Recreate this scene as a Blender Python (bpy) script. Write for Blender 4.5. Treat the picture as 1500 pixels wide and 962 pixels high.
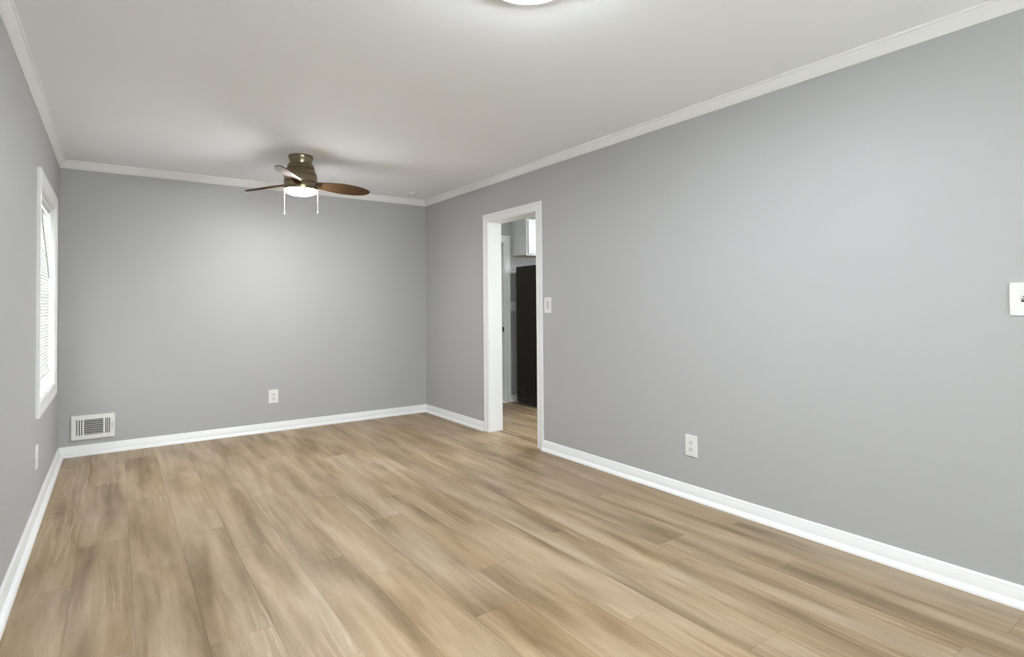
import bpy, bmesh, math, random
from mathutils import Vector, Matrix
random.seed(7)
S = bpy.context.scene
for o in list(bpy.data.objects):
    bpy.data.objects.remove(o)
C = S.collection

# ------------------------------------------------------------------ camera
FPX, YAW, CY, ROLL, TILT, CAM_H = 820.289, 0.6167, 433.57, -0.008, -0.0176, 1.22
cr, sr, ct, st_ = math.cos(ROLL), math.sin(ROLL), math.cos(TILT), math.sin(TILT)
ca, sa = math.cos(YAW), math.sin(YAW)
def lev(x, y, d):
    y, d = y * ct + d * st_, d * ct - y * st_
    return Vector((x * ca + d * sa, -x * sa + d * ca, -y))
right, down, fwd = lev(cr, -sr, 0), lev(sr, cr, 0), lev(0, 0, 1)
M = Matrix.Identity(4)
for i in range(3):
    M[i][0], M[i][1], M[i][2] = right[i], -down[i], -fwd[i]
M[2][3] = CAM_H
cam = bpy.data.cameras.new('camera')
cam.sensor_width = 36
cam.lens = FPX / 1500 * 36
cam.shift_y = (CY - 481) / 1500
cam.clip_start = 0.02
co = bpy.data.objects.new('camera', cam)
C.objects.link(co)
co.matrix_world = M
S.camera = co

# ------------------------------------------------------------------ light and exposure
S.view_settings.view_transform = 'Standard'
S.view_settings.look = 'None'
S.view_settings.gamma = 1
S.view_settings.use_curve_mapping = False
S.view_settings.exposure = 0.37
SKY = 8.0           # daylight outside
P_MAIN = 275       # emission of the flush ceiling light diffuser
P_FAN = 182        # emission of the fan's glass bowl
P_KITCHEN = 140    # emission of the added kitchen ceiling light

w = bpy.data.worlds.new('world')
S.world = w
w.use_nodes = True
bg = w.node_tree.nodes['Background']
bg.inputs[0].default_value = (0.92, 0.965, 1.0, 1)
bg.inputs[1].default_value = SKY

SUN = 34.0          # sunshine on the ground outside (it stands behind the house)
sl = bpy.data.lights.new('sun', 'SUN')
sl.energy = SUN
sl.angle = 0.01
so = bpy.data.objects.new('sun', sl)
C.objects.link(so)
so.rotation_euler = (math.radians(-24), 0, 0)

def portal(name, loc, rot, sx, sy):
    l = bpy.data.lights.new(name, 'AREA')
    l.shape = 'RECTANGLE'
    l.size, l.size_y = sx, sy
    l.cycles.is_portal = True
    o = bpy.data.objects.new(name, l)
    C.objects.link(o)
    o.location, o.rotation_euler = loc, rot
    return o

# ------------------------------------------------------------------ dimensions
R, L, B, F = 2.97, -0.379, 5.93, -2.0       # right, left, back wall faces; wall behind the camera
H = 2.46
WT = 0.14                                    # wall thickness
DY0, DY1, DH = 3.81, 4.58, 2.04              # doorway to the kitchen
KB, KX1, KY0 = 5.861, 6.0, 2.3               # kitchen: back wall face, far wall face, near wall face
WY0, WY1, WZ0, WZ1 = 4.40, 5.42, 0.665, 1.98 # left window opening

# ------------------------------------------------------------------ materials
def new_mat(name):
    m = bpy.data.materials.new(name)
    m.use_nodes = True
    nt = m.node_tree
    return m, nt, nt.nodes['Principled BSDF']

def lin(r, g, b):
    f = lambda c: (c / 255 / 12.92) if c / 255 <= 0.04045 else ((c / 255 + 0.055) / 1.055) ** 2.4
    return (f(r), f(g), f(b), 1)

def simple(name, col, rough=0.5, metal=0.0, bump=0.0, bscale=200.0, var=0.0):
    m, nt, b = new_mat(name)
    b.inputs['Base Color'].default_value = col
    b.inputs['Roughness'].default_value = rough
    b.inputs['Metallic'].default_value = metal
    tc = nt.nodes.new('ShaderNodeTexCoord')
    if var > 0:
        n = nt.nodes.new('ShaderNodeTexNoise')
        n.inputs['Scale'].default_value = 3.0
        n.inputs['Detail'].default_value = 4
        nt.links.new(tc.outputs['Object'], n.inputs['Vector'])
        mx = nt.nodes.new('ShaderNodeMixRGB')
        mx.inputs[1].default_value = tuple(c * (1 - var) for c in col[:3]) + (1,)
        mx.inputs[2].default_value = tuple(min(1, c * (1 + var)) for c in col[:3]) + (1,)
        nt.links.new(n.outputs['Fac'], mx.inputs[0])
        nt.links.new(mx.outputs[0], b.inputs['Base Color'])
    if bump > 0:
        n = nt.nodes.new('ShaderNodeTexNoise')
        n.inputs['Scale'].default_value = bscale
        n.inputs['Detail'].default_value = 3
        nt.links.new(tc.outputs['Object'], n.inputs['Vector'])
        bp = nt.nodes.new('ShaderNodeBump')
        bp.inputs['Strength'].default_value = bump
        bp.inputs['Distance'].default_value = 0.002
        nt.links.new(n.outputs['Fac'], bp.inputs['Height'])
        nt.links.new(bp.outputs[0], b.inputs['Normal'])
    return m

WALL = simple('wall_paint', (0.385, 0.384, 0.383, 1), 0.55, bump=0.12, bscale=160, var=0.012)
CEIL = simple('ceiling_paint', (0.875, 0.895, 0.925, 1), 0.8, bump=0.15, bscale=120, var=0.01)
TRIM = simple('trim_paint', (0.73, 0.73, 0.725, 1), 0.32)
PLASTIC = simple('white_plastic', (0.70, 0.70, 0.685, 1), 0.35)
DETECT = simple('detector_plastic', (0.62, 0.62, 0.61, 1), 0.5)
RECEPT = simple('receptacle_plastic', (0.63, 0.63, 0.615, 1), 0.35)
SLOT = simple('slot_dark', (0.03, 0.03, 0.03, 1), 0.6)
VENTW = simple('vent_enamel', (0.72, 0.72, 0.69, 1), 0.35)
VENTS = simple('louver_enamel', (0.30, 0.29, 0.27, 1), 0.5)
CAB = simple('cabinet_paint', (0.74, 0.74, 0.73, 1), 0.3)
RAWWOOD = simple('raw_wood', (0.55, 0.40, 0.24, 1), 0.6, var=0.15)
FRIDGE = simple('fridge_enamel', (0.011, 0.0075, 0.002, 1), 0.42, bump=0.1, bscale=300)
FRIDGE_LINE = simple('fridge_plate_edge', (0.05, 0.042, 0.03, 1), 0.45)
METAL = simple('satin_metal', (0.6, 0.6, 0.58, 1), 0.3, 1.0)
BLACKMETAL = simple('black_metal', (0.02, 0.02, 0.02, 1), 0.4, 0.6)
CHAIN = simple('chain_white', (0.30, 0.30, 0.29, 1), 0.45)
SEAM = simple('transition_wood', (0.06, 0.042, 0.022, 1), 0.9)
SUB = simple('floor_joint', (0.17, 0.125, 0.075, 1), 0.7)
GROUND = simple('concrete_drive', (0.42, 0.42, 0.41, 1), 0.9, var=0.1)

FRIDGE.node_tree.nodes['Principled BSDF'].inputs['Specular IOR Level'].default_value = 0.2
def brass_mat():
    m, nt, b = new_mat('antique_brass')
    b.inputs['Base Color'].default_value = (0.25, 0.205, 0.13, 1)
    b.inputs['Metallic'].default_value = 1
    b.inputs['Roughness'].default_value = 0.3
    tc = nt.nodes.new('ShaderNodeTexCoord')
    mp = nt.nodes.new('ShaderNodeMapping')
    mp.inputs['Scale'].default_value = (4, 4, 400)
    n = nt.nodes.new('ShaderNodeTexNoise')
    n.inputs['Scale'].default_value = 3
    nt.links.new(tc.outputs['Object'], mp.inputs[0])
    nt.links.new(mp.outputs[0], n.inputs['Vector'])
    mr = nt.nodes.new('ShaderNodeMapRange')
    mr.inputs[3].default_value, mr.inputs[4].default_value = 0.13, 0.28
    nt.links.new(n.outputs['Fac'], mr.inputs[0])
    nt.links.new(mr.outputs[0], b.inputs['Roughness'])
    return m
BRASS = brass_mat()
DARKBRASS = simple('dark_brass', (0.07, 0.055, 0.035, 1), 0.4, 0.9)

def walnut():
    m, nt, b = new_mat('walnut_blade')
    tc = nt.nodes.new('ShaderNodeTexCoord')
    mp = nt.nodes.new('ShaderNodeMapping')
    mp.inputs['Scale'].default_value = (3, 45, 20)
    n = nt.nodes.new('ShaderNodeTexNoise')
    n.inputs['Scale'].default_value = 2
    n.inputs['Detail'].default_value = 6
    r = nt.nodes.new('ShaderNodeValToRGB')
    r.color_ramp.elements[0].color = (0.036, 0.017, 0.005, 1)
    r.color_ramp.elements[0].position = 0.3
    r.color_ramp.elements[1].color = (0.118, 0.061, 0.021, 1)
    r.color_ramp.elements[1].position = 0.72
    nt.links.new(tc.outputs['Object'], mp.inputs[0])
    nt.links.new(mp.outputs[0], n.inputs['Vector'])
    nt.links.new(n.outputs['Fac'], r.inputs[0])
    nt.links.new(r.outputs[0], b.inputs['Base Color'])
    b.inputs['Roughness'].default_value = 0.6
    b.inputs['Specular IOR Level'].default_value = 0.25
    return m
WALNUT = walnut()

def emit(name, col, s):
    m, nt, b = new_mat(name)
    b.inputs['Base Color'].default_value = (0.9, 0.9, 0.88, 1)
    b.inputs['Roughness'].default_value = 0.3
    b.inputs['Emission Color'].default_value = col
    b.inputs['Emission Strength'].default_value = s
    return m

def glass():
    m = bpy.data.materials.new('window_glass')
    m.use_nodes = True
    nt = m.node_tree
    nt.nodes.clear()
    o = nt.nodes.new('ShaderNodeOutputMaterial')
    t = nt.nodes.new('ShaderNodeBsdfTransparent')
    t.inputs[0].default_value = (0.95, 0.97, 0.96, 1)
    g = nt.nodes.new('ShaderNodeBsdfGlossy')
    g.inputs['Roughness'].default_value = 0.02
    x = nt.nodes.new('ShaderNodeMixShader')
    x.inputs[0].default_value = 0.02
    nt.links.new(t.outputs[0], x.inputs[1])
    nt.links.new(g.outputs[0], x.inputs[2])
    nt.links.new(x.outputs[0], o.inputs[0])
    return m
GLASS = glass()

def blind_mat():
    m = bpy.data.materials.new('blind_vinyl')
    m.use_nodes = True
    nt = m.node_tree
    nt.nodes.clear()
    o = nt.nodes.new('ShaderNodeOutputMaterial')
    d = nt.nodes.new('ShaderNodeBsdfDiffuse')
    d.inputs[0].default_value = (0.68, 0.68, 0.67, 1)
    t = nt.nodes.new('ShaderNodeBsdfTranslucent')
    t.inputs[0].default_value = (0.86, 0.86, 0.84, 1)
    x = nt.nodes.new('ShaderNodeMixShader')
    x.inputs[0].default_value = 0.02
    nt.links.new(d.outputs[0], x.inputs[1])
    nt.links.new(t.outputs[0], x.inputs[2])
    nt.links.new(x.outputs[0], o.inputs[0])
    return m
BLIND = blind_mat()

def floor_mat():
    m, nt, b = new_mat('oak_vinyl_plank')
    N, K = nt.nodes, nt.links
    tc = N.new('ShaderNodeTexCoord')
    at = N.new('ShaderNodeAttribute')
    at.attribute_name = 'plank'          # per plank random triple
    off = N.new('ShaderNodeVectorMath'); off.operation = 'MULTIPLY_ADD'
    off.inputs[1].default_value = (7.0, 19.0, 3.0)
    K.new(at.outputs['Vector'], off.inputs[0])
    K.new(tc.outputs['Object'], off.inputs[2])
    def noise(scale, detail, rough, src, dist=0.0):
        mp = N.new('ShaderNodeMapping')
        mp.inputs['Scale'].default_value = scale
        K.new(src, mp.inputs[0])
        n = N.new('ShaderNodeTexNoise')
        n.inputs['Scale'].default_value = 1.0
        n.inputs['Detail'].default_value = detail
        n.inputs['Roughness'].default_value = rough
        n.inputs['Distortion'].default_value = dist
        K.new(mp.outputs[0], n.inputs['Vector'])
        return n.outputs['Fac']
    sep = N.new('ShaderNodeSeparateXYZ')
    K.new(at.outputs['Vector'], sep.inputs[0])
    row = N.new('ShaderNodeCombineXYZ')          # rows drift against each other, planks in a row run on
    K.new(sep.outputs[0], row.inputs[1])
    roff = N.new('ShaderNodeVectorMath'); roff.operation = 'MULTIPLY_ADD'
    roff.inputs[1].default_value = (0.0, 1.1, 0.0)
    K.new(row.outputs[0], roff.inputs[0])
    K.new(tc.outputs['Object'], roff.inputs[2])
    broad = noise((8.5, 1.0, 1), 3, 0.5, roff.outputs[0], 0.35)
    pb = noise((8.5, 1.0, 1), 3, 0.5, off.outputs[0], 0.4)
    mid = noise((19, 1.9, 1), 4, 0.6, off.outputs[0], 0.5)
    fine = noise((170, 6, 1), 3, 0.6, off.outputs[0], 0.2)
    def math_(op, a, bb):
        n = N.new('ShaderNodeMath'); n.operation = op
        for i, v in enumerate((a, bb)):
            if isinstance(v, (int, float)): n.inputs[i].default_value = v
            else: K.new(v, n.inputs[i])
        return n.outputs[0]
    v = math_('ADD', math_('ADD', math_('MULTIPLY', broad, 0.70), math_('MULTIPLY', pb, 0.30)), math_('MULTIPLY', mid, 0.40))
    v = math_('ADD', v, math_('MULTIPLY', fine, 0.14))
    v = math_('ADD', v, math_('MULTIPLY', sep.outputs[2], 0.06))
    v = math_('SUBTRACT', v, 0.255)
    r = N.new('ShaderNodeValToRGB')
    e = r.color_ramp.elements
    e[0].position, e[0].color = 0.16, lin(74, 55, 32)
    e[1].position, e[1].color = 0.82, lin(176, 154, 127)
    x = e.new(0.37); x.color = lin(116, 94, 64)
    x = e.new(0.55); x.color = lin(147, 124, 94)
    K.new(v, r.inputs[0])
    # some planks lean to a greyer oak
    hue = noise((3.0, 0.7, 1), 2, 0.5, off.outputs[0])
    hr = N.new('ShaderNodeMapRange')
    hr.inputs[1].default_value, hr.inputs[2].default_value = 0.42, 0.62
    hr.inputs[3].default_value, hr.inputs[4].default_value = 0.0, 0.4
    K.new(hue, hr.inputs[0])
    hs = N.new('ShaderNodeHueSaturation')
    hs.inputs['Saturation'].default_value = 0.72
    K.new(r.outputs[0], hs.inputs['Color'])
    m1 = N.new('ShaderNodeMixRGB')
    K.new(hr.outputs[0], m1.inputs[0]); K.new(r.outputs[0], m1.inputs[1]); K.new(hs.outputs[0], m1.inputs[2])
    # pale cathedral grain, in patches
    mp = N.new('ShaderNodeMapping'); mp.inputs['Scale'].default_value = (1.0, 0.13, 1.0)
    K.new(off.outputs[0], mp.inputs[0])
    wv = N.new('ShaderNodeTexWave'); wv.bands_direction = 'X'
    wv.inputs['Scale'].default_value = 9.0
    wv.inputs['Distortion'].default_value = 5.5
    wv.inputs['Detail'].default_value = 2.0
    wv.inputs['Detail Scale'].default_value = 1.6
    K.new(mp.outputs[0], wv.inputs['Vector'])
    line = math_('POWER', wv.outputs['Fac'], 9.0)
    patch = noise((4.0, 1.3, 1), 1, 0.5, off.outputs[0])
    pr = N.new('ShaderNodeMapRange')
    pr.inputs[1].default_value, pr.inputs[2].default_value = 0.53, 0.64
    pr.inputs[3].default_value, pr.inputs[4].default_value = 0.0, 0.30
    K.new(patch, pr.inputs[0])
    m2 = N.new('ShaderNodeMixRGB')
    m2.inputs[2].default_value = lin(196, 175, 148)
    K.new(math_('MULTIPLY', line, pr.outputs[0]), m2.inputs[0]); K.new(m1.outputs[0], m2.inputs[1])
    # small dark knots drawn out along the grain
    mk = N.new('ShaderNodeMapping'); mk.inputs['Scale'].default_value = (6.5, 1.5, 1.0)
    K.new(off.outputs[0], mk.inputs[0])
    vo = N.new('ShaderNodeTexVoronoi'); vo.inputs['Scale'].default_value = 1.0
    nz = noise((30, 9, 1), 2, 0.5, off.outputs[0])
    K.new(mk.outputs[0], vo.inputs['Vector'])
    kr = N.new('ShaderNodeMapRange')
    kr.inputs[1].default_value, kr.inputs[2].default_value = 0.30, 0.05
    kr.inputs[3].default_value, kr.inputs[4].default_value = 0.0, 0.42
    K.new(math_('ADD', vo.outputs['Distance'], math_('MULTIPLY', math_('SUBTRACT', nz, 0.5), 0.35)), kr.inputs[0])
    sc = N.new('ShaderNodeSeparateXYZ'); K.new(vo.outputs['Color'], sc.inputs[0])
    some = math_('GREATER_THAN', sc.outputs[0], 0.5)
    m3 = N.new('ShaderNodeMixRGB')
    m3.inputs[2].default_value = lin(92, 72, 48)
    K.new(math_('MULTIPLY', kr.outputs[0], some), m3.inputs[0]); K.new(m2.outputs[0], m3.inputs[1])
    h2 = N.new('ShaderNodeHueSaturation')
    h2.inputs['Saturation'].default_value = 0.98
    h2.inputs['Value'].default_value = 0.99
    K.new(m3.outputs[0], h2.inputs['Color'])
    K.new(h2.outputs[0], b.inputs['Base Color'])
    b.inputs['Roughness'].default_value = 0.42
    b.inputs['Specular IOR Level'].default_value = 0.35
    bp = N.new('ShaderNodeBump')
    bp.inputs['Strength'].default_value = 0.12
    bp.inputs['Distance'].default_value = 0.001
    K.new(fine, bp.inputs['Height'])
    K.new(bp.outputs[0], b.inputs['Normal'])
    return m
FLOOR = floor_mat()

# ------------------------------------------------------------------ mesh helpers
def box(bm, x0, x1, y0, y1, z0, z1, bev=0.0):
    vs = [bm.verts.new(p) for p in ((x0, y0, z0), (x1, y0, z0), (x1, y1, z0), (x0, y1, z0),
                                    (x0, y0, z1), (x1, y0, z1), (x1, y1, z1), (x0, y1, z1))]
    fs = [bm.faces.new([vs[i] for i in q]) for q in
          ((3, 2, 1, 0), (4, 5, 6, 7), (0, 1, 5, 4), (1, 2, 6, 5), (2, 3, 7, 6), (3, 0, 4, 7))]
    if bev > 0:
        es = list({e for f in fs for e in f.edges})
        bmesh.ops.bevel(bm, geom=es, offset=bev, segments=2, affect='EDGES', profile=0.6)

def prism(bm, pts, axis_o, axis_u, axis_v, axis_w, length):
    """closed 2-D outline (u, v) swept along w"""
    o, u, v, ww = map(Vector, (axis_o, axis_u, axis_v, axis_w))
    a = [bm.verts.new(o + u * p[0] + v * p[1]) for p in pts]
    b = [bm.verts.new(o + u * p[0] + v * p[1] + ww * length) for p in pts]
    n = len(pts)
    for i in range(n):
        bm.faces.new((a[i], a[(i + 1) % n], b[(i + 1) % n], b[i]))
    bm.faces.new(a[::-1])
    bm.faces.new(b)

def lathe(bm, prof, n=48, centre=(0, 0, 0)):
    """prof: list of (radius, z); ends closed"""
    c = Vector(centre)
    rings = []
    for r, z in prof:
        if r < 1e-5:
            rings.append([bm.verts.new(c + Vector((0, 0, z)))])
        else:
            rings.append([bm.verts.new(c + Vector((r * math.cos(2 * math.pi * i / n), r * math.sin(2 * math.pi * i / n), z))) for i in range(n)])
    for a, b in zip(rings, rings[1:]):
        for i in range(n):
            j = (i + 1) % n
            if len(a) == 1 and len(b) > 1: bm.faces.new((a[0], b[i], b[j]))
            elif len(b) == 1 and len(a) > 1: bm.faces.new((a[i], b[0], a[j]))
            elif len(a) > 1: bm.faces.new((a[i], b[i], b[j], a[j]))
    for rg in (rings[0], rings[-1]):
        if len(rg) > 1: bm.faces.new(rg)

def tube(bm, p0, p1, r, n=10):
    p0, p1 = Vector(p0), Vector(p1)
    d = (p1 - p0).normalized()
    q = d.to_track_quat('Z', 'Y').to_matrix()
    a = [bm.verts.new(p0 + q @ Vector((r * math.cos(2 * math.pi * i / n), r * math.sin(2 * math.pi * i / n), 0))) for i in range(n)]
    b = [bm.verts.new(p1 + q @ Vector((r * math.cos(2 * math.pi * i / n), r * math.sin(2 * math.pi * i / n), 0))) for i in range(n)]
    for i in range(n):
        bm.faces.new((a[i], a[(i + 1) % n], b[(i + 1) % n], b[i]))
    bm.faces.new(a[::-1]); bm.faces.new(b)

def obj(name, bm, mat, parent=None, smooth=False, angle=35):
    bmesh.ops.recalc_face_normals(bm, faces=bm.faces)
    me = bpy.data.meshes.new(name)
    bm.to_mesh(me)
    bm.free()
    me.materials.append(mat)
    o = bpy.data.objects.new(name, me)
    C.objects.link(o)
    if smooth:
        for p in me.polygons: p.use_smooth = True
        me.set_sharp_from_angle(angle=math.radians(angle))
    if parent: o.parent = parent
    return o

def tag(o, label, cat, group=None, kind=None):
    o['label'], o['category'] = label, cat
    if group: o['group'] = group
    if kind: o['kind'] = kind
    return o

def thing(name, label, cat, loc, group=None, rotz=0.0, kind=None):
    o = bpy.data.objects.new(name, None)
    o.empty_display_size = 0.1
    C.objects.link(o)
    o.location = loc
    o.rotation_euler = (0, 0, rotz)
    return tag(o, label, cat, group, kind)

def struct(name, bm, mat, label, cat, parent=None, smooth=False):
    return tag(obj(name, bm, mat, parent, smooth), label, cat, kind='structure')

def BM(): return bmesh.new()

def slab_hole(bm, axis, f0, f1, a0, a1, z0, z1, holes):
    """wall slab across `axis` from f0 to f1, spanning a0..a1 and z0..z1, with rectangular holes (a0,a1,z0,z1)"""
    As = sorted({a0, a1, *[h[i] for h in holes for i in (0, 1)]})
    Zs = sorted({z0, z1, *[h[i] for h in holes for i in (2, 3)]})
    nA, nZ = len(As) - 1, len(Zs) - 1
    def solid(i, j):
        if not (0 <= i < nA and 0 <= j < nZ): return False
        am, zm = (As[i] + As[i + 1]) / 2, (Zs[j] + Zs[j + 1]) / 2
        return not any(h[0] < am < h[1] and h[2] < zm < h[3] for h in holes)
    cache = {}
    def V(f, a, z):
        k = (f, a, z)
        if k not in cache:
            cache[k] = bm.verts.new((f, a, z) if axis == 0 else (a, f, z))
        return cache[k]
    for i in range(nA):
        for j in range(nZ):
            if not solid(i, j): continue
            q = [(As[i], Zs[j]), (As[i + 1], Zs[j]), (As[i + 1], Zs[j + 1]), (As[i], Zs[j + 1])]
            bm.faces.new([V(f0, *p) for p in q])
            bm.faces.new([V(f1, *p) for p in q][::-1])
            for (di, dj, e0, e1) in ((-1, 0, 3, 0), (1, 0, 1, 2), (0, -1, 0, 1), (0, 1, 2, 3)):
                if not solid(i + di, j + dj):
                    bm.faces.new([V(f0, *q[e0]), V(f0, *q[e1]), V(f1, *q[e1]), V(f1, *q[e0])])

# ------------------------------------------------------------------ setting: floor
PW, PX, PL = 0.219, 0.722, 1.20
JOINT = {-4: 4.84, -3: 3.13, -2: 3.51, -1: 3.15, 0: 2.75, 1: 2.47, 2: 1.90, 3: 2.225, 4: 1.53, 5: 1.15, 6: 1.74, 7: 0.717, 8: 1.42, 9: 0.65}
def plank_floor(name, x0, x1, y0, y1, seed, label):
    rnd = random.Random(seed)
    bm = BM()
    lay = bm.loops.layers.float_vector.new('plank')
    g = 0.0006
    k0 = math.floor((x0 - PX) / PW)
    k1 = math.ceil((x1 - PX) / PW)
    rnd_of = {}
    for k in range(k0, k1):
        a, b = max(x0, PX + k * PW), min(x1, PX + (k + 1) * PW)
        if b - a < 0.004: continue
        j = JOINT.get(k, rnd.random() * PL)
        rr = rnd.random()
        n0 = math.floor((y0 - j) / PL)
        y = j + n0 * PL
        while y < y1:
            c, d = max(y0, y), min(y1, y + PL)
            if d - c > 0.004:
                vs = [bm.verts.new(p) for p in ((a + g, c + g, 0), (b - g, c + g, 0), (b - g, d - g, 0), (a + g, d - g, 0))]
                f = bm.faces.new(vs)
                val = (rr, rnd.random(), rnd.random())
                for l in f.loops: l[lay] = val
                # bevelled sides down into the joint
                lo = [bm.verts.new((v.co.x + sx * g * 0.9, v.co.y + sy * g * 0.9, -0.0012)) for v, sx, sy in
                      zip(vs, (-1, 1, 1, -1), (-1, -1, 1, 1))]
                for i in range(4):
                    q = bm.faces.new((vs[i], lo[i], lo[(i + 1) % 4], vs[(i + 1) % 4]))
                    for l in q.loops: l[lay] = val
            y += PL
    # the slab the planks are laid on
    n = len(bm.faces)
    box(bm, x0, x1, y0, y1, -0.12, -0.0011)
    bm.faces.ensure_lookup_table()
    for f in bm.faces[n:]: f.material_index = 1
    bmesh.ops.recalc_face_normals(bm, faces=[f for f in bm.faces[n:]])
    me = bpy.data.meshes.new(name)
    for f in bm.faces[:n]:
        if f.normal.z < 0: f.normal_flip()
    bm.to_mesh(me); bm.free()
    me.materials.append(FLOOR); me.materials.append(SUB)
    o = bpy.data.objects.new(name, me)
    C.objects.link(o)
    return tag(o, label, 'floor', kind='structure')
SX = 3.068
plank_floor('floor', L, SX - 0.007, F, B, 3, 'light oak wood look plank floor of the empty room')
plank_floor('floor_kitchen', SX + 0.007, KX1, KY0, KB, 11, 'light oak plank floor beyond the doorway')

# ceiling, walls
bm = BM(); box(bm, L - WT, R + WT, F - WT, B + WT, H, H + 0.12)
struct('ceiling', bm, CEIL, 'smooth white ceiling of the empty room', 'ceiling')
bm = BM(); box(bm, R + WT, KX1 + WT, KY0 - WT, KB + WT, H, H + 0.12)
struct('ceiling_kitchen', bm, CEIL, 'white ceiling of the kitchen beyond the doorway', 'ceiling')
bm = BM(); slab_hole(bm, 0, L - WT, L, F - WT, B + WT, -0.12, H, [(WY0, WY1, WZ0, WZ1)])
struct('wall_left', bm, WALL, 'grey painted left wall with the window', 'wall')
bm = BM(); box(bm, L, R, B, B + WT, -0.12, H)
struct('wall_back', bm, WALL, 'grey painted wall at the far end of the room', 'wall')
bm = BM(); slab_hole(bm, 0, R, R + WT, F - WT, B + WT, -0.12, H, [(DY0, DY1, -0.12, DH)])
struct('wall_right', bm, WALL, 'long grey painted right wall with the doorway', 'wall')
FWX0, FWX1, FWZ0, FWZ1 = 0.0, 2.6, 0.55, 2.2
bm = BM(); slab_hole(bm, 1, F - WT, F, L, R, -0.12, H, [(FWX0, FWX1, FWZ0, FWZ1)])
struct('wall_front', bm, WALL, 'grey painted wall behind the viewer', 'wall')
KWY0, KWY1, KWZ0, KWZ1 = 3.5, 5.4, 0.5, 2.15
bm = BM(); slab_hole(bm, 1, KB, KB + WT, R + WT, KX1 + WT, -0.12, H, [(3.285, 4.045, -0.0005, 2.04)])
struct('wall_kitchen_back', bm, WALL, 'grey kitchen wall with a white door seen through the doorway', 'wall')
bm = BM(); slab_hole(bm, 0, KX1, KX1 + WT, KY0 - WT, KB, -0.12, H, [(KWY0, KWY1, KWZ0, KWZ1)])
struct('wall_kitchen_right', bm, WALL, 'grey kitchen side wall with an added window', 'wall')
KFX0, KFX1, KFZ0, KFZ1 = 3.35, 4.3, 1.0, 2.05
bm = BM(); slab_hole(bm, 1, KY0 - WT, KY0, R + WT, KX1, -0.12, H, [(KFX0, KFX1, KFZ0, KFZ1)])
struct('wall_kitchen_front', bm, WALL, 'grey kitchen wall hidden beside the doorway', 'wall')
bm = BM(); box(bm, -30, 40, -30, 40, -0.7, -0.6)
struct('ground', bm, GROUND, 'pale concrete ground outside the windows', 'ground')

# baseboards with shoe moulding; profile (out from wall, height)
BB = [(0, 0), (0.038, 0), (0.0375, 0.008), (0.033, 0.017), (0.026, 0.023), (0.0165, 0.026), (0.0165, 0.058), (0.012, 0.066),
      (0.0115, 0.072), (0.010, 0.080), (0.006, 0.084), (0, 0.084)]
CR = [(0, 0), (0.004, -0.064 + 0.064), (0.042, 0), (0.042, 0)]
CROWN = [(0, -0.064), (0.005, -0.064), (0.007, -0.058), (0.011, -0.055), (0.016, -0.045), (0.023, -0.032), (0.030, -0.022),
         (0.034, -0.013), (0.040, -0.010), (0.042, -0.004), (0.042, 0.0), (0, 0)]
def run(bm, prof, o, out, along, length):
    prism(bm, prof, o, out, (0, 0, 1), along, length)
bm = BM(); run(bm, BB, (L, F, 0), (1, 0, 0), (0, 1, 0), B - F)
struct('baseboard_left', bm, TRIM, 'white baseboard along the left wall', 'baseboard', smooth=True)
bm = BM(); run(bm, BB, (L, B, 0), (0, -1, 0), (1, 0, 0), R - L)
struct('baseboard_back', bm, TRIM, 'white baseboard along the far wall', 'baseboard', smooth=True)
bm = BM()
run(bm, BB, (R, F, 0), (-1, 0, 0), (0, 1, 0), DY0 - 0.075 - F)
run(bm, BB, (R, DY1 + 0.075, 0), (-1, 0, 0), (0, 1, 0), B - DY1 - 0.075)
struct('baseboard_right', bm, TRIM, 'white baseboard along the right wall either side of the doorway', 'baseboard', smooth=True)
bm = BM(); run(bm, BB, (4.119, KB, 0), (0, -1, 0), (1, 0, 0), KX1 - 4.119)
run(bm, BB, (R + WT, KB, 0), (0, -1, 0), (1, 0, 0), 3.211 - R - WT)
struct('baseboard_kitchen', bm, TRIM, 'white baseboard under the kitchen light switch', 'baseboard', smooth=True)
bm = BM(); run(bm, CROWN, (L, F, H), (1, 0, 0), (0, 1, 0), B - F)
struct('trim_1', bm, TRIM, 'white crown moulding along the left wall', 'moulding', smooth=True)
bm = BM(); run(bm, CROWN, (L, B, H), (0, -1, 0), (1, 0, 0), R - L)
struct('trim_2', bm, TRIM, 'white crown moulding along the far wall', 'moulding', smooth=True)
bm = BM(); run(bm, CROWN, (R, F, H), (-1, 0, 0), (0, 1, 0), B - F)
struct('trim_3', bm, TRIM, 'white crown moulding along the right wall', 'moulding', smooth=True)
bm = BM(); box(bm, 4.119, KX1, KB - 0.018, KB, 1.64, 1.675, 0.003)
struct('trim_4', bm, TRIM, 'white horizontal rail on the kitchen wall beside the dark refrigerator', 'moulding')
bm = BM(); box(bm, SX - 0.007, SX + 0.007, DY0, DY1, -0.03, -0.008)
struct('trim_5', bm, SEAM, 'dark floor seam across the doorway', 'floor seam')

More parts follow.
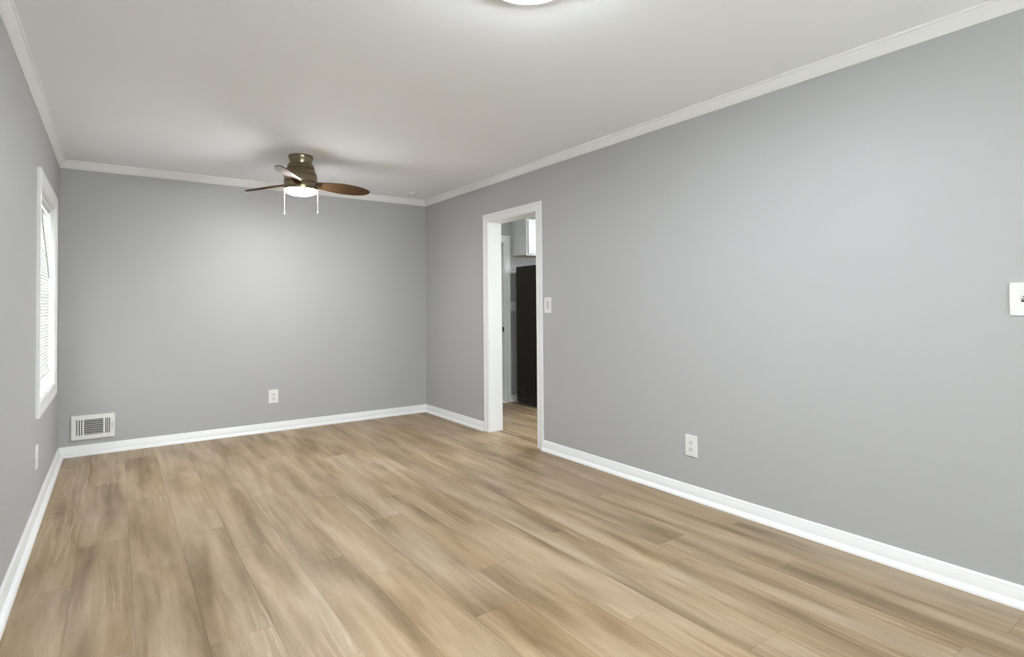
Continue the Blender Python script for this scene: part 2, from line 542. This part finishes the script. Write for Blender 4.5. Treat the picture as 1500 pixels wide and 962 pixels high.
# picture-frame style casing: profile swept as mitred frame
CAS = [(0.0, 0.0), (0.0, 0.010), (0.006, 0.014), (0.016, 0.014), (0.020, 0.0115), (0.046, 0.013), (0.052, 0.017), (0.070, 0.019), (0.075, 0.016), (0.075, 0.0)]
def casing(bm, pts, closed, to3, scale=1.0):
    """inner outline pts (a, z), frame grows outward (left of travel); to3(a, z, thickness) -> point"""
    n = len(pts)
    rings = []
    for i in range(n):
        p = Vector(pts[i])
        dirs = []
        if closed or i > 0: dirs.append((p - Vector(pts[i - 1])).normalized())
        if closed or i < n - 1: dirs.append((Vector(pts[(i + 1) % n]) - p).normalized())
        nrm = [Vector((-d.y, d.x)) for d in dirs]
        m = nrm[0] if len(nrm) == 1 else (nrm[0] + nrm[1]) / (1 + nrm[0].dot(nrm[1]))
        rings.append([bm.verts.new(to3(p.x + m.x * u * scale, p.y + m.y * u * scale, t)) for u, t in CAS])
    k = len(CAS)
    for i in range(n if closed else n - 1):
        a, b = rings[i], rings[(i + 1) % n]
        for j in range(k):
            bm.faces.new((a[j], a[(j + 1) % k], b[(j + 1) % k], b[j]))
    if not closed:
        bm.faces.new(rings[0]); bm.faces.new(rings[-1][::-1])

# doorway to the kitchen
door1 = thing('door_1', 'white cased doorway opening into the kitchen', 'doorway', (R, (DY0 + DY1) / 2, 0), kind='structure')
def loc_(o, x, y, z=0):   # children meshes are written in world coordinates; bring them under the parent
    for v in o.data.vertices: v.co -= Vector((x, y, z))
    return o
def under(name, bm, mat, par, smooth=False, angle=35):
    o = obj(name, bm, mat, par, smooth, angle)
    pm = Matrix.Translation(par.location) @ Matrix.Rotation(par.rotation_euler.z, 4, 'Z')
    if par.parent:
        pm = Matrix.Translation(par.parent.location) @ Matrix.Rotation(par.parent.rotation_euler.z, 4, 'Z') @ pm
    inv = pm.inverted()
    for v in o.data.vertices: v.co = inv @ v.co
    return o
bm = BM()
casing(bm, [(DY0, 0.0), (DY0, DH), (DY1, DH), (DY1, 0.0)], False, lambda a, z, t: (R - t, a, z))
under('door_casing', bm, TRIM, door1, True, 25)
bm = BM()
casing(bm, [(DY0, 0.0), (DY0, DH), (DY1, DH), (DY1, 0.0)], False, lambda a, z, t: (R + WT + t, a, z))
under('door_casing', bm, TRIM, door1, True, 25)
bm = BM()
x0, x1 = R - 0.008, R + WT + 0.008
box(bm, x0, x1, DY0, DY0 + 0.006, 0, DH)
box(bm, x0, x1, DY1 - 0.006, DY1, 0, DH)
box(bm, x0, x1, DY0 + 0.006, DY1 - 0.006, DH - 0.006, DH)
under('door_jamb', bm, TRIM, door1)

# kitchen door
KD0, KD1 = 3.285, 4.045
door2 = thing('door_2', 'white closed door in the kitchen wall seen through the doorway', 'door', ((KD0 + KD1) / 2, KB, 0), kind='structure')
bm = BM()
casing(bm, [(KD0, 0.0), (KD0, 2.04), (KD1, 2.04), (KD1, 0.0)], False, lambda a, z, t: (a, KB - t, z))
under('door_casing', bm, TRIM, door2, True, 25)
bm = BM()
box(bm, KD0, KD0 + 0.015, KB - 0.006, KB + WT, 0, 2.04)
box(bm, KD1 - 0.015, KD1, KB - 0.006, KB + WT, 0, 2.04)
box(bm, KD0 + 0.015, KD1 - 0.015, KB - 0.006, KB + WT, 2.025, 2.04)
under('door_jamb', bm, TRIM, door2)
bm = BM()
box(bm, KD0 + 0.018, KD1 - 0.018, KB + 0.045, KB + 0.08, 0.008, 2.02, 0.002)
for (px0, px1) in ((KD0 + 0.12, KD0 + 0.34), (KD1 - 0.34, KD1 - 0.12)):
    for (pz0, pz1) in ((0.25, 0.85), (1.05, 1.90)):
        box(bm, px0, px1, KB + 0.038, KB + 0.046, pz0, pz1, 0.003)
under('door_slab', bm, TRIM, door2)
bm = BM()
box(bm, KD1 - 0.0185, KD1 - 0.0145, KB + 0.004, KB + 0.034, 0.895, 0.955, 0.001)
under('strike_plate', bm, BLACKMETAL, door2)
bm = BM()
tube(bm, (KD1 - 0.085, KB + 0.045, 0.927), (KD1 - 0.085, KB + 0.02, 0.927), 0.012)
bmesh.ops.create_uvsphere(bm, u_segments=16, v_segments=10, radius=0.026, matrix=Matrix.Translation((KD1 - 0.085, KB - 0.002, 0.927)))
under('door_knob', bm, BLACKMETAL, door2, True)

# left window
win1 = thing('window_1', 'white framed window in the left wall near the far corner', 'window', (L, (WY0 + WY1) / 2, WZ0), kind='structure')
bm = BM()
casing(bm, [(WY0, WZ0), (WY0, WZ1), (WY1, WZ1), (WY1, WZ0)], True, lambda a, z, t: (L + t * 1.1, a, z), 1.17)
under('window_casing', bm, TRIM, win1, True, 25)
bm = BM()
x0, x1 = L - WT, L + 0.006
box(bm, x0, x1, WY0, WY0 + 0.008, WZ0, WZ1)
box(bm, x0, x1, WY1 - 0.008, WY1, WZ0, WZ1)
box(bm, x0, x1, WY0 + 0.008, WY1 - 0.008, WZ0, WZ0 + 0.008)
box(bm, x0, x1, WY0 + 0.008, WY1 - 0.008, WZ1 - 0.008, WZ1)
under('window_jamb', bm, TRIM, win1)
bm = BM()
gx0, gx1 = L - 0.10, L - 0.065
ya, yb, za, zb = WY0 + 0.008, WY1 - 0.008, WZ0 + 0.008, WZ1 - 0.008
zm = (za + zb) / 2
for (p, q, r_, s_) in ((ya, ya + 0.04, za, zb), (yb - 0.04, yb, za, zb), (ya + 0.04, yb - 0.04, za, za + 0.045), (ya + 0.04, yb - 0.04, zb - 0.04, zb), (ya + 0.04, yb - 0.04, zm - 0.02, zm + 0.02)):
    box(bm, gx0, gx1, p, q, r_, s_)
under('window_sash', bm, TRIM, win1)
bm = BM()
box(bm, L - 0.085, L - 0.081, ya + 0.036, yb - 0.036, za + 0.041, zm - 0.018)
box(bm, L - 0.085, L - 0.081, ya + 0.036, yb - 0.036, zm + 0.018, zb - 0.036)
under('window_pane', bm, GLASS, win1)
portal('window_daylight', (L - WT - 0.02, (WY0 + WY1) / 2, (WZ0 + WZ1) / 2), (0, -math.pi / 2, 0), WZ1 - WZ0, WY1 - WY0)

def plain_window(name, label, axis, f, a0, a1, z0, z1, sgn, mull):
    """window in a wall whose inner face is at f; sgn points outdoors"""
    c = (a0 + a1) / 2
    t = thing(name, label, 'window', (f, c, z0) if axis == 0 else (c, f, z0), kind='structure')
    to = (lambda a, z, d: (f + sgn * -d, a, z)) if axis == 0 else (lambda a, z, d: (a, f + sgn * -d, z))
    bm = BM(); casing(bm, [(a0, z0), (a0, z1), (a1, z1), (a1, z0)], True, to)
    under('window_casing', bm, TRIM, t, True, 25)
    def bx(bm, u0, u1, d0, d1, za, zb):
        d0, d1 = sorted((f + sgn * d0, f + sgn * d1))
        if axis == 0: box(bm, d0, d1, u0, u1, za, zb)
        else: box(bm, u0, u1, d0, d1, za, zb)
    bm = BM()
    for (p, q, r_, s_) in ((a0, a0 + 0.05, z0, z1), (a1 - 0.05, a1, z0, z1), (a0 + 0.05, a1 - 0.05, z0, z0 + 0.05), (a0 + 0.05, a1 - 0.05, z1 - 0.05, z1)):
        bx(bm, p, q, 0.05, 0.09, r_, s_)
    for i in range(1, mull + 1):
        m_ = a0 + (a1 - a0) * i / (mull + 1)
        bx(bm, m_ - 0.02, m_ + 0.02, 0.05, 0.09, z0 + 0.05, z1 - 0.05)
    under('window_sash', bm, TRIM, t)
    bm = BM(); bx(bm, a0 + 0.046, a1 - 0.046, 0.068, 0.072, z0 + 0.046, z1 - 0.046)
    under('window_pane', bm, GLASS, t)
    return t
plain_window('added_window_2', 'wide window added behind the viewer for daylight', 1, F, FWX0, FWX1, FWZ0, FWZ1, -1, 1)  # added for lighting: lets daylight fill the room from behind the camera
portal('window_daylight', ((FWX0 + FWX1) / 2, F - WT - 0.02, (FWZ0 + FWZ1) / 2), (math.pi / 2, 0, 0), FWX1 - FWX0, FWZ1 - FWZ0)
plain_window('added_window_4', 'window added out of sight to light the kitchen beyond the doorway', 1, KY0, KFX0, KFX1, KFZ0, KFZ1, -1, 1)  # invented opening that gives daylight to the kitchen wall, casing and cabinet
portal('window_daylight', ((KFX0 + KFX1) / 2, KY0 - WT - 0.02, (KFZ0 + KFZ1) / 2), (math.pi / 2, 0, 0), KFX1 - KFX0, KFZ1 - KFZ0)
plain_window('added_window_3', 'kitchen window added out of sight for daylight through the doorway', 0, KX1, KWY0, KWY1, KWZ0, KWZ1, 1, 1)  # put in unseen, to send daylight towards the doorway
portal('window_daylight', (KX1 + WT + 0.02, (KWY0 + KWY1) / 2, (KWZ0 + KWZ1) / 2), (0, math.pi / 2, 0), KWZ1 - KWZ0, KWY1 - KWY0)

# ------------------------------------------------------------------ ceiling fan
FX, FY = 1.238, 4.726
fan = thing('ceiling_fan', 'flush mounted brass ceiling fan with three brown wood blades and lit glass bowl', 'ceiling fan', (FX, FY, H))
bm = BM(); lathe(bm, [(0.096, 0), (0.098, -0.004), (0.098, -0.012), (0.094, -0.025), (0.088, -0.042), (0.0845, -0.058), (0.0835, -0.066), (0.0, -0.066)], 64)
obj('canopy', bm, BRASS, fan, True, 40)
bm = BM(); lathe(bm, [(0.0, -0.0665), (0.092, -0.0665), (0.0925, -0.0675), (0.0925, -0.07), (0.0, -0.07)], 64)
obj('canopy_ring', bm, DARKBRASS, fan, True, 40)
bm = BM(); lathe(bm, [(0.0, -0.0705), (0.098, -0.0705), (0.1025, -0.075), (0.104, -0.090), (0.1055, -0.102), (0.107, -0.108),
                      (0.113, -0.122), (0.119, -0.134), (0.1225, -0.145), (0.124, -0.158), (0.1275, -0.163), (0.129, -0.170), (0.129, -0.2165), (0.0, -0.2165)], 64)
mh = obj('motor_housing', bm, BRASS, fan, True, 40)
bm = BM()
for zz, rr in ((-0.1065, 0.1075), (-0.160, 0.1268)):
    lathe(bm, [(rr - 0.01, zz + 0.003), (rr + 0.0012, zz + 0.002), (rr + 0.0012, zz - 0.002), (rr - 0.01, zz - 0.003)], 64)
obj('groove', bm, DARKBRASS, mh, True, 40)
bm = BM(); lathe(bm, [(0.0, -0.217), (0.1265, -0.217), (0.1265, -0.2205), (0.0, -0.2205)], 64)
obj('flywheel', bm, DARKBRASS, fan, True, 40)
bm = BM(); lathe(bm, [(0.0, -0.221), (0.1275, -0.221), (0.129, -0.223), (0.129, -0.275), (0.127, -0.279), (0.0, -0.279)], 64)
obj('light_kit', bm, BRASS, fan, True, 40)
GLOW = emit('lit_glass', (0.95, 0.96, 0.97, 1), P_FAN)
bm = BM(); lathe(bm, [(0.0, -0.2795), (0.123, -0.2795), (0.1245, -0.283), (0.121, -0.292), (0.112, -0.301), (0.096, -0.309), (0.07, -0.316), (0.035, -0.3195), (0.0, -0.321)], 64)
obj('glass_bowl', bm, GLOW, fan, True, 60)

def blade_mesh():
    """blade along +x, root at 0.09, tip at BLR; leaf outline, gently cambered"""
    BLR, r0, n, m = 0.595, 0.085, 34, 8
    bm = BM()
    top, bot = [], []
    for i in range(n + 1):
        s = i / n
        s = 1 - (1 - s) ** 1.6      # denser towards the tip
        x = r0 + (BLR - r0) * s
        base = 0.036 + 0.048 * math.sin(min(s / 0.55, 1.0) * math.pi / 2) ** 1.2
        cap = 1.0 if s < 0.46 else math.sqrt(max(0.0, 1 - ((s - 0.46) / 0.54) ** 2.5))
        hw = max(base * cap, 0.002)
        off = -0.010 * math.sin(s * math.pi)
        rt, rb = [], []
        for j in range(m + 1):
            v = (j / m) * 2 - 1
            y = off + hw * v
            z = -0.012 * v * v * (hw / 0.08) - 0.012 * s * s
            rt.append(bm.verts.new((x, y, z + 0.0035)))
            rb.append(bm.verts.new((x, y, z - 0.0035)))
        top.append(rt); bot.append(rb)
    for i in range(n):
        for j in range(m):
            bm.faces.new((top[i][j], top[i + 1][j], top[i + 1][j + 1], top[i][j + 1]))
            bm.faces.new((bot[i][j], bot[i][j + 1], bot[i + 1][j + 1], bot[i + 1][j]))
        bm.faces.new((top[i][0], bot[i][0], bot[i + 1][0], top[i + 1][0]))
        bm.faces.new((top[i][m], top[i + 1][m], bot[i + 1][m], bot[i][m]))
    for j in range(m):
        bm.faces.new((top[0][j], top[0][j + 1], bot[0][j + 1], bot[0][j]))
        bm.faces.new((top[n][j], bot[n][j], bot[n][j + 1], top[n][j + 1]))
    return bm
BLZ, PITCH = -0.217, -17
b0 = obj('blade', blade_mesh(), WALNUT, fan, True, 50)
for i, ang in enumerate((3, 123, -117)):
    o = b0 if i == 0 else b0.copy()
    if i:
        C.objects.link(o); o.parent = fan
    o.location = (0, 0, BLZ)
    o.rotation_euler = (Matrix.Rotation(math.radians(ang), 4, 'Z') @ Matrix.Rotation(math.radians(PITCH), 4, 'X')).to_euler()
for (cx, cy, z0, z1) in ((-0.109, 0.078, -0.245, -0.466), (0.113, -0.081, -0.245, -0.462)):
    n_ = Vector((cx, cy, 0)).normalized()
    bm = BM()
    tube(bm, n_ * 0.126 + Vector((0, 0, z0)), Vector((cx, cy, z0)), 0.003)
    tube(bm, (cx, cy, z0 + 0.003), (cx, cy, z1), 0.0011, 8)
    z = z0
    while z > z1 + 0.03:
        bmesh.ops.create_uvsphere(bm, u_segments=6, v_segments=4, radius=0.0018, matrix=Matrix.Translation((cx, cy, z)))
        z -= 0.0065
    ch = obj('pull_chain', bm, CHAIN, fan, True, 60)
    bm = BM(); lathe(bm, [(0.0, 0.012), (0.003, 0.010), (0.0055, 0.002), (0.0062, -0.006), (0.0045, -0.013), (0.0, -0.015)], 16, (cx, cy, z1))
    obj('pull_knob', bm, CHAIN, ch, True, 60)

# ------------------------------------------------------------------ flush ceiling light
LX, LY = 1.241, 1.625
lamp = thing('ceiling_light', 'round white flush ceiling light glowing at the top edge', 'ceiling light', (LX, LY, H))
bm = BM(); lathe(bm, [(0.0, 0), (0.158, 0), (0.163, -0.006), (0.164, -0.034), (0.160, -0.045), (0.150, -0.049), (0.144, -0.045), (0.144, -0.030), (0.0, -0.030)], 72)
obj('bezel', bm, PLASTIC, lamp, True, 40)
LED = emit('lit_diffuser', (0.88, 0.95, 1.0, 1), P_MAIN)
bm = BM(); lathe(bm, [(0.0, -0.031), (0.1435, -0.031), (0.143, -0.043), (0.139, -0.0515), (0.126, -0.060), (0.10, -0.068), (0.07, -0.072), (0.035, -0.075), (0.0, -0.076)], 72)
obj('diffuser', bm, LED, lamp, True, 60)
# ceiling light added out of the frame to brighten the kitchen and doorway
added_lamp = thing('ceiling_light', 'round white flush ceiling light added out of sight to light the kitchen', 'ceiling light', (5.0, 3.95, H))
bm = BM(); lathe(bm, [(0.0, 0), (0.158, 0), (0.163, -0.006), (0.164, -0.034), (0.160, -0.045), (0.150, -0.049), (0.144, -0.045), (0.144, -0.030), (0.0, -0.030)], 72)
obj('bezel', bm, PLASTIC, added_lamp, True, 40)
LED2 = emit('added_kitchen_diffuser', (0.95, 0.97, 1.0, 1), P_KITCHEN)
bm = BM(); lathe(bm, [(0.0, -0.031), (0.1435, -0.031), (0.143, -0.043), (0.139, -0.0515), (0.126, -0.060), (0.10, -0.068), (0.07, -0.072), (0.035, -0.075), (0.0, -0.076)], 72)
obj('diffuser', bm, LED2, added_lamp, True, 60)

# ------------------------------------------------------------------ smoke detector
sd = thing('smoke_detector', 'small round white smoke detector on the ceiling near the far corner', 'smoke detector', (2.63, 5.567, H))
bm = BM(); lathe(bm, [(0.0, 0), (0.044, 0), (0.045, -0.003), (0.045, -0.010), (0.043, -0.012), (0.0, -0.012)], 40)
obj('base', bm, DETECT, sd, True, 40)
bm = BM(); lathe(bm, [(0.0, -0.0125), (0.040, -0.0125), (0.039, -0.020), (0.034, -0.027), (0.022, -0.031), (0.0, -0.032)], 40)
obj('cover', bm, DETECT, sd, True, 40)
bm = BM(); lathe(bm, [(0.0, -0.0322), (0.008, -0.0322), (0.008, -0.0335), (0.0, -0.034)], 20)
obj('test_button', bm, RECEPT, sd, True, 40)

# ------------------------------------------------------------------ wall plates: local frame x across, y out of the wall (towards -y), z up
def plate_bm(w_, h_, t=0.0065, holes=()):
    bm = BM()
    slab_hole(bm, 1, -t, 0, -w_ / 2, w_ / 2, -h_ / 2, h_ / 2, holes)
    es = [e for e in bm.edges if all(abs(v.co.y + t) < 1e-6 for v in e.verts) and
          (all(abs(abs(v.co.x) - w_ / 2) < 1e-6 for v in e.verts) or all(abs(abs(v.co.z) - h_ / 2) < 1e-6 for v in e.verts))]
    bmesh.ops.bevel(bm, geom=es, offset=0.003, segments=2, affect='EDGES')
    return bm
def screw(par, x, z, y):
    bm = BM()
    tube(bm, (x, y, z), (x, y - 0.0012, z), 0.0032, 14)
    obj('screw', bm, RECEPT, par)
def outlet(loc, rotz, label):
    t = thing('wall_outlet', label, 'outlet', loc, 'duplex wall outlets', rotz)
    obj('cover_plate', plate_bm(0.089, 0.134), PLASTIC, t)
    for s in (1, -1):
        z = s * 0.0215
        bm = BM()
        pts = []
        for i in range(28):
            a = 2 * math.pi * i / 28
            pts.append((max(-0.0165, min(0.0165, 0.0195 * math.cos(a))), max(-0.0145, min(0.0145, 0.0185 * math.sin(a)))))
        prism(bm, pts, (0, -0.0064, z), (1, 0, 0), (0, 0, 1), (0, -1, 0), 0.0022)
        rc = obj('receptacle', bm, RECEPT, t)
        bm = BM()
        box(bm, -0.0075, -0.0052, -0.0091, -0.0085, z - 0.002, z + 0.0075)
        box(bm, 0.0052, 0.0075, -0.0091, -0.0085, z - 0.001, z + 0.0075)
        tube(bm, (0, -0.0085, z - 0.0075), (0, -0.0091, z - 0.0075), 0.0026, 12)
        obj('slots', bm, SLOT, rc)
    screw(t, 0, 0, -0.0064)
    return t
outlet((1.2875, B, 0.340), 0, 'white duplex outlet low on the far wall, right of the floor level vent')
outlet((R, 2.2435, 0.330), -math.pi / 2, 'white duplex outlet low on the long right wall, right of the doorway')
outlet((L, 4.365, 0.345), math.pi / 2, 'white duplex outlet low on the left wall under the window')

def rocker(loc, rotz, label):
    t = thing('light_switch', label, 'light switch', loc, None, rotz)
    obj('cover_plate', plate_bm(0.088, 0.130, holes=[(-0.0172, 0.0172, -0.034, 0.034)]), PLASTIC, t)
    bm = BM()
    prism(bm, [(0.0, 0.033), (-0.0045, 0.033), (-0.0062, 0.0), (-0.0095, -0.033), (0.0, -0.033)], (-0.0164, 0, 0), (0, 1, 0), (0, 0, 1), (1, 0, 0), 0.0328)
    obj('rocker_paddle', bm, simple('rocker_grey', (0.50, 0.50, 0.49, 1), 0.4), t)
    screw(t, 0, 0.049, -0.0064); screw(t, 0, -0.049, -0.0064)
    return t
rocker((R, 3.665, 1.225), -math.pi / 2, 'white rocker light switch on the right wall beside the doorway')

def toggle_plate(loc, rotz, label, gangs, w_, h_):
    t = thing('light_switch', label, 'light switch', loc, None, rotz)
    xs = [(i - (gangs - 1) / 2) * 0.046 for i in range(gangs)]
    obj('cover_plate', plate_bm(w_, h_, holes=[(x - 0.0052, x + 0.0052, -0.012, 0.012) for x in xs]), PLASTIC, t)
    for x in xs:
        bm = BM()
        box(bm, x - 0.0052, x + 0.0052, -0.002, -0.0005, -0.012, 0.012)
        obj('switch_slot', bm, SLOT, t)
        bm = BM()
        prism(bm, [(-0.002, -0.004), (-0.002, 0.004), (-0.017, 0.010), (-0.0175, 0.004)], (x - 0.0036, 0, 0), (0, 1, 0), (0, 0, 1), (1, 0, 0), 0.0072)
        obj('toggle', bm, PLASTIC, t)
        screw(t, x, 0.03, -0.0064); screw(t, x, -0.03, -0.0064)
    return t
toggle_plate((R, 0.687 - 0.0635, 1.2315), -math.pi / 2, 'white double toggle light switch plate cut by the right edge of the picture', 2, 0.127, 0.133)
toggle_plate((4.170, KB, 1.216), 0, 'white toggle switch on the kitchen wall left of the dark refrigerator', 1, 0.078, 0.118)

# ------------------------------------------------------------------ wall register
vx0, vx1, vz0, vz1 = -0.293, 0.003, 0.132, 0.331
vent = thing('air_vent', 'white metal air vent with louvers low on the far wall by the left corner', 'vent', ((vx0 + vx1) / 2, B, (vz0 + vz1) / 2))
VW, VH = vx1 - vx0, vz1 - vz0
ch = 0.064
cx0, cx1 = -VW / 2 + 0.084, -VW / 2 + 0.215
lsl = [(-VW / 2 + 0.032 + i * 0.0165, -VW / 2 + 0.0405 + i * 0.0165) for i in range(3)]
rsl = [(-VW / 2 + 0.229 + i * 0.0125, -VW / 2 + 0.2365 + i * 0.0125) for i in range(3)]
bm = BM()
slab_hole(bm, 1, -0.012, -0.009, -VW / 2, VW / 2, -VH / 2, VH / 2,
          [(a, b_, -ch, ch) for a, b_ in lsl] + [(cx0, cx1, -ch, ch)] + [(a, b_, -ch, ch) for a, b_ in rsl])
box(bm, -VW / 2, -VW / 2 + 0.003, -0.009, 0, -VH / 2, VH / 2)
box(bm, VW / 2 - 0.003, VW / 2, -0.009, 0, -VH / 2, VH / 2)
box(bm, -VW / 2 + 0.003, VW / 2 - 0.003, -0.009, 0, -VH / 2, -VH / 2 + 0.003)
box(bm, -VW / 2 + 0.003, VW / 2 - 0.003, -0.009, 0, VH / 2 - 0.003, VH / 2)
obj('frame', bm, VENTW, vent)
bm = BM(); box(bm, -VW / 2 + 0.01, VW / 2 - 0.01, -0.002, -0.0005, -VH / 2 + 0.01, VH / 2 - 0.01)
obj('duct_opening', bm, SLOT, vent)
ns = 7
for i in range(ns):
    z = -ch + (i + 0.5) * 2 * ch / ns
    bm = BM()
    prism(bm, [(-0.0118, -0.0052), (-0.0112, -0.0066), (-0.003, 0.0050), (-0.0036, 0.0062)], (cx0, 0, z), (0, 1, 0), (0, 0, 1), (1, 0, 0), cx1 - cx0)
    obj('louver', bm, VENTS, vent)
for a, b_ in lsl + rsl:
    bm = BM(); s = 1 if a < 0 else -1
    xm = (a + b_) / 2
    prism(bm, [(-0.003, -0.010), (-0.0018, -0.010), (0.003, -0.003), (0.0018, -0.003)], (xm, 0, -ch), (s, 0, 0), (0, 1, 0), (0, 0, 1), 2 * ch)
    obj('side_louver', bm, VENTS, vent)
bm = BM(); box(bm, VW / 2 - 0.021, VW / 2 - 0.017, -0.018, -0.0121, -0.020, 0.022, 0.001)
obj('damper_lever', bm, VENTS, vent)
for x in (-VW / 2 + 0.012, VW / 2 - 0.010):
    bm = BM(); tube(bm, (x, -0.0121, 0), (x, -0.0135, 0), 0.0035, 12)
    obj('screw', bm, RECEPT, vent)

# ------------------------------------------------------------------ window blind
BX = L - 0.028
by0, by1 = WY0 + 0.014, WY1 - 0.014
bl = thing('window_blind', 'white lowered mini blind in the left window with tilt wand', 'blind', (BX, (by0 + by1) / 2, WZ0 + 0.10))
hy = (by1 - by0) / 2
zt = WZ1 - 0.010 - (WZ0 + 0.10)
bm = BM(); box(bm, -0.018, 0.018, -hy, hy, zt - 0.028, zt, 0.003)
obj('headrail', bm, TRIM, bl)
bm = BM()
z = zt - 0.036
tilt = math.radians(66)
while z > 0.018:
    dx, dz = 0.0125 * math.cos(tilt), 0.0125 * math.sin(tilt)
    cxm = 0.0012
    prism(bm, [(-dx, dz), (cxm * 1.2, 0.0007), (dx, -dz), (dx - 0.0006, -dz - 0.0004), (cxm * 0.6, -0.0004), (-dx - 0.0006, dz - 0.0004)],
          (0, -hy + 0.003, z), (1, 0, 0), (0, 0, 1), (0, 1, 0), 2 * hy - 0.006)
    z -= 0.0215
obj('slats', bm, BLIND, bl)
bm = BM(); box(bm, -0.014, 0.014, -hy + 0.002, hy - 0.002, 0.0, 0.016, 0.003)
obj('bottom_rail', bm, TRIM, bl)
for yy in (-hy * 0.7, hy * 0.7):
    bm = BM()
    tube(bm, (0.0135, yy, zt - 0.02), (0.0135, yy, 0.012), 0.0008, 6)
    obj('ladder_cord', bm, CHAIN, bl)
bm = BM()
wy = -hy + 0.035
tube(bm, (0.021, wy, zt - 0.012), (0.027, wy + 0.012, zt - 0.04), 0.0022, 8)
tube(bm, (0.027, wy + 0.012, zt - 0.04), (0.033, wy + 0.56, zt - 0.53), 0.0042, 8)
obj('tilt_wand', bm, simple('clear_wand', (0.45, 0.45, 0.44, 1), 0.25), bl, True, 50)

# ------------------------------------------------------------------ refrigerator
fx0, fx1, fy0, fy1, fh = 4.12, 4.88, 5.02, 5.72, 1.712
fr = thing('refrigerator', 'tall dark brown black refrigerator seen through the doorway', 'refrigerator', ((fx0 + fx1) / 2, (fy0 + fy1) / 2, 0))
bm = BM(); box(bm, fx0, fx1, fy0 + 0.075, fy1, 0.03, fh, 0.006)
under('body', bm, FRIDGE, fr)
bm = BM(); box(bm, fx0 + 0.012, fx1 - 0.012, fy0 + 0.09, fy1 - 0.01, 0.0, 0.0295)
under('toe_base', bm, BLACKMETAL, fr)
for nm, z0, z1 in (('freezer_door', 1.19, fh - 0.004), ('fridge_door', 0.08, 1.18)):
    bm = BM(); box(bm, fx0 + 0.001, fx1 - 0.001, fy0, fy0 + 0.068, z0, z1, 0.010)
    d = under(nm, bm, FRIDGE, fr)
    bm = BM()
    za, zb_ = (z0 + 0.04, z1 - 0.08) if nm == 'freezer_door' else (z1 - 0.55, z1 - 0.04)
    box(bm, fx0 + 0.05, fx0 + 0.075, fy0 - 0.045, fy0 - 0.025, za, zb_, 0.005)
    for zz in (za + 0.01, zb_ - 0.04):
        box(bm, fx0 + 0.053, fx0 + 0.072, fy0 - 0.028, fy0 + 0.002, zz, zz + 0.03)
    o = obj('handle', bm, BLACKMETAL, d)
    for v in o.data.vertices: v.co -= Vector(fr.location)
bm = BM()
sy0, sy1, sz0, sz1 = 5.577, 5.716, 0.066, 0.198
for (a, b_, c_, d_) in ((sy0, sy1, sz0, sz0 + 0.007), (sy0, sy1, sz1 - 0.007, sz1), (sy0, sy0 + 0.008, sz0 + 0.007, sz1 - 0.007), (sy1 - 0.008, sy1, sz0 + 0.007, sz1 - 0.007)):
    box(bm, fx0 - 0.0025, fx0 + 0.0004, a, b_, c_, d_)
under('side_panel_outline', bm, FRIDGE_LINE, fr)

# ------------------------------------------------------------------ wall cabinet
cx0, cx1, cy0, cy1, cz0, cz1 = 4.171, 4.93, 5.565, KB, 1.85, 2.306
cb = thing('wall_cabinet', 'white wall cabinet hung above the dark refrigerator', 'cabinet', ((cx0 + cx1) / 2, cy1, cz0))
bm = BM()
box(bm, cx0, cx1, cy0 + 0.019, cy1, cz0 + 0.012, cz1)
under('body', bm, CAB, cb)
bm = BM(); box(bm, cx0 + 0.002, cx1 - 0.002, cy0 + 0.021, cy1 - 0.001, cz0 + 0.006, cz0 + 0.0118)
under('bottom_panel', bm, RAWWOOD, cb)
bm = BM()
fw = 0.038
box(bm, cx0, cx0 + fw, cy0, cy0 + 0.0188, cz0, cz1)
box(bm, cx1 - fw, cx1, cy0, cy0 + 0.0188, cz0, cz1)
box(bm, cx0 + fw, cx1 - fw, cy0, cy0 + 0.0188, cz0, cz0 + fw)
box(bm, cx0 + fw, cx1 - fw, cy0, cy0 + 0.0188, cz1 - fw, cz1)
box(bm, (cx0 + cx1) / 2 - 0.019, (cx0 + cx1) / 2 + 0.019, cy0, cy0 + 0.0188, cz0 + fw, cz1 - fw)
under('face_frame', bm, CAB, cb)
mid = (cx0 + cx1) / 2
for (a, b_) in ((cx0 + 0.022, mid - 0.004), (mid + 0.004, cx1 - 0.022)):
    bm = BM()
    box(bm, a, b_, cy0 - 0.012, cy0 - 0.0005, cz0 + 0.018, cz1 - 0.018, 0.002)
    e = 0.055
    box(bm, a, a + e, cy0 - 0.020, cy0 - 0.0118, cz0 + 0.018, cz1 - 0.018, 0.002)
    box(bm, b_ - e, b_, cy0 - 0.020, cy0 - 0.0118, cz0 + 0.018, cz1 - 0.018, 0.002)
    box(bm, a + e, b_ - e, cy0 - 0.020, cy0 - 0.0118, cz0 + 0.018, cz0 + 0.018 + e, 0.002)
    box(bm, a + e, b_ - e, cy0 - 0.020, cy0 - 0.0118, cz1 - 0.018 - e, cz1 - 0.018, 0.002)
    d = under('cabinet_door', bm, CAB, cb)
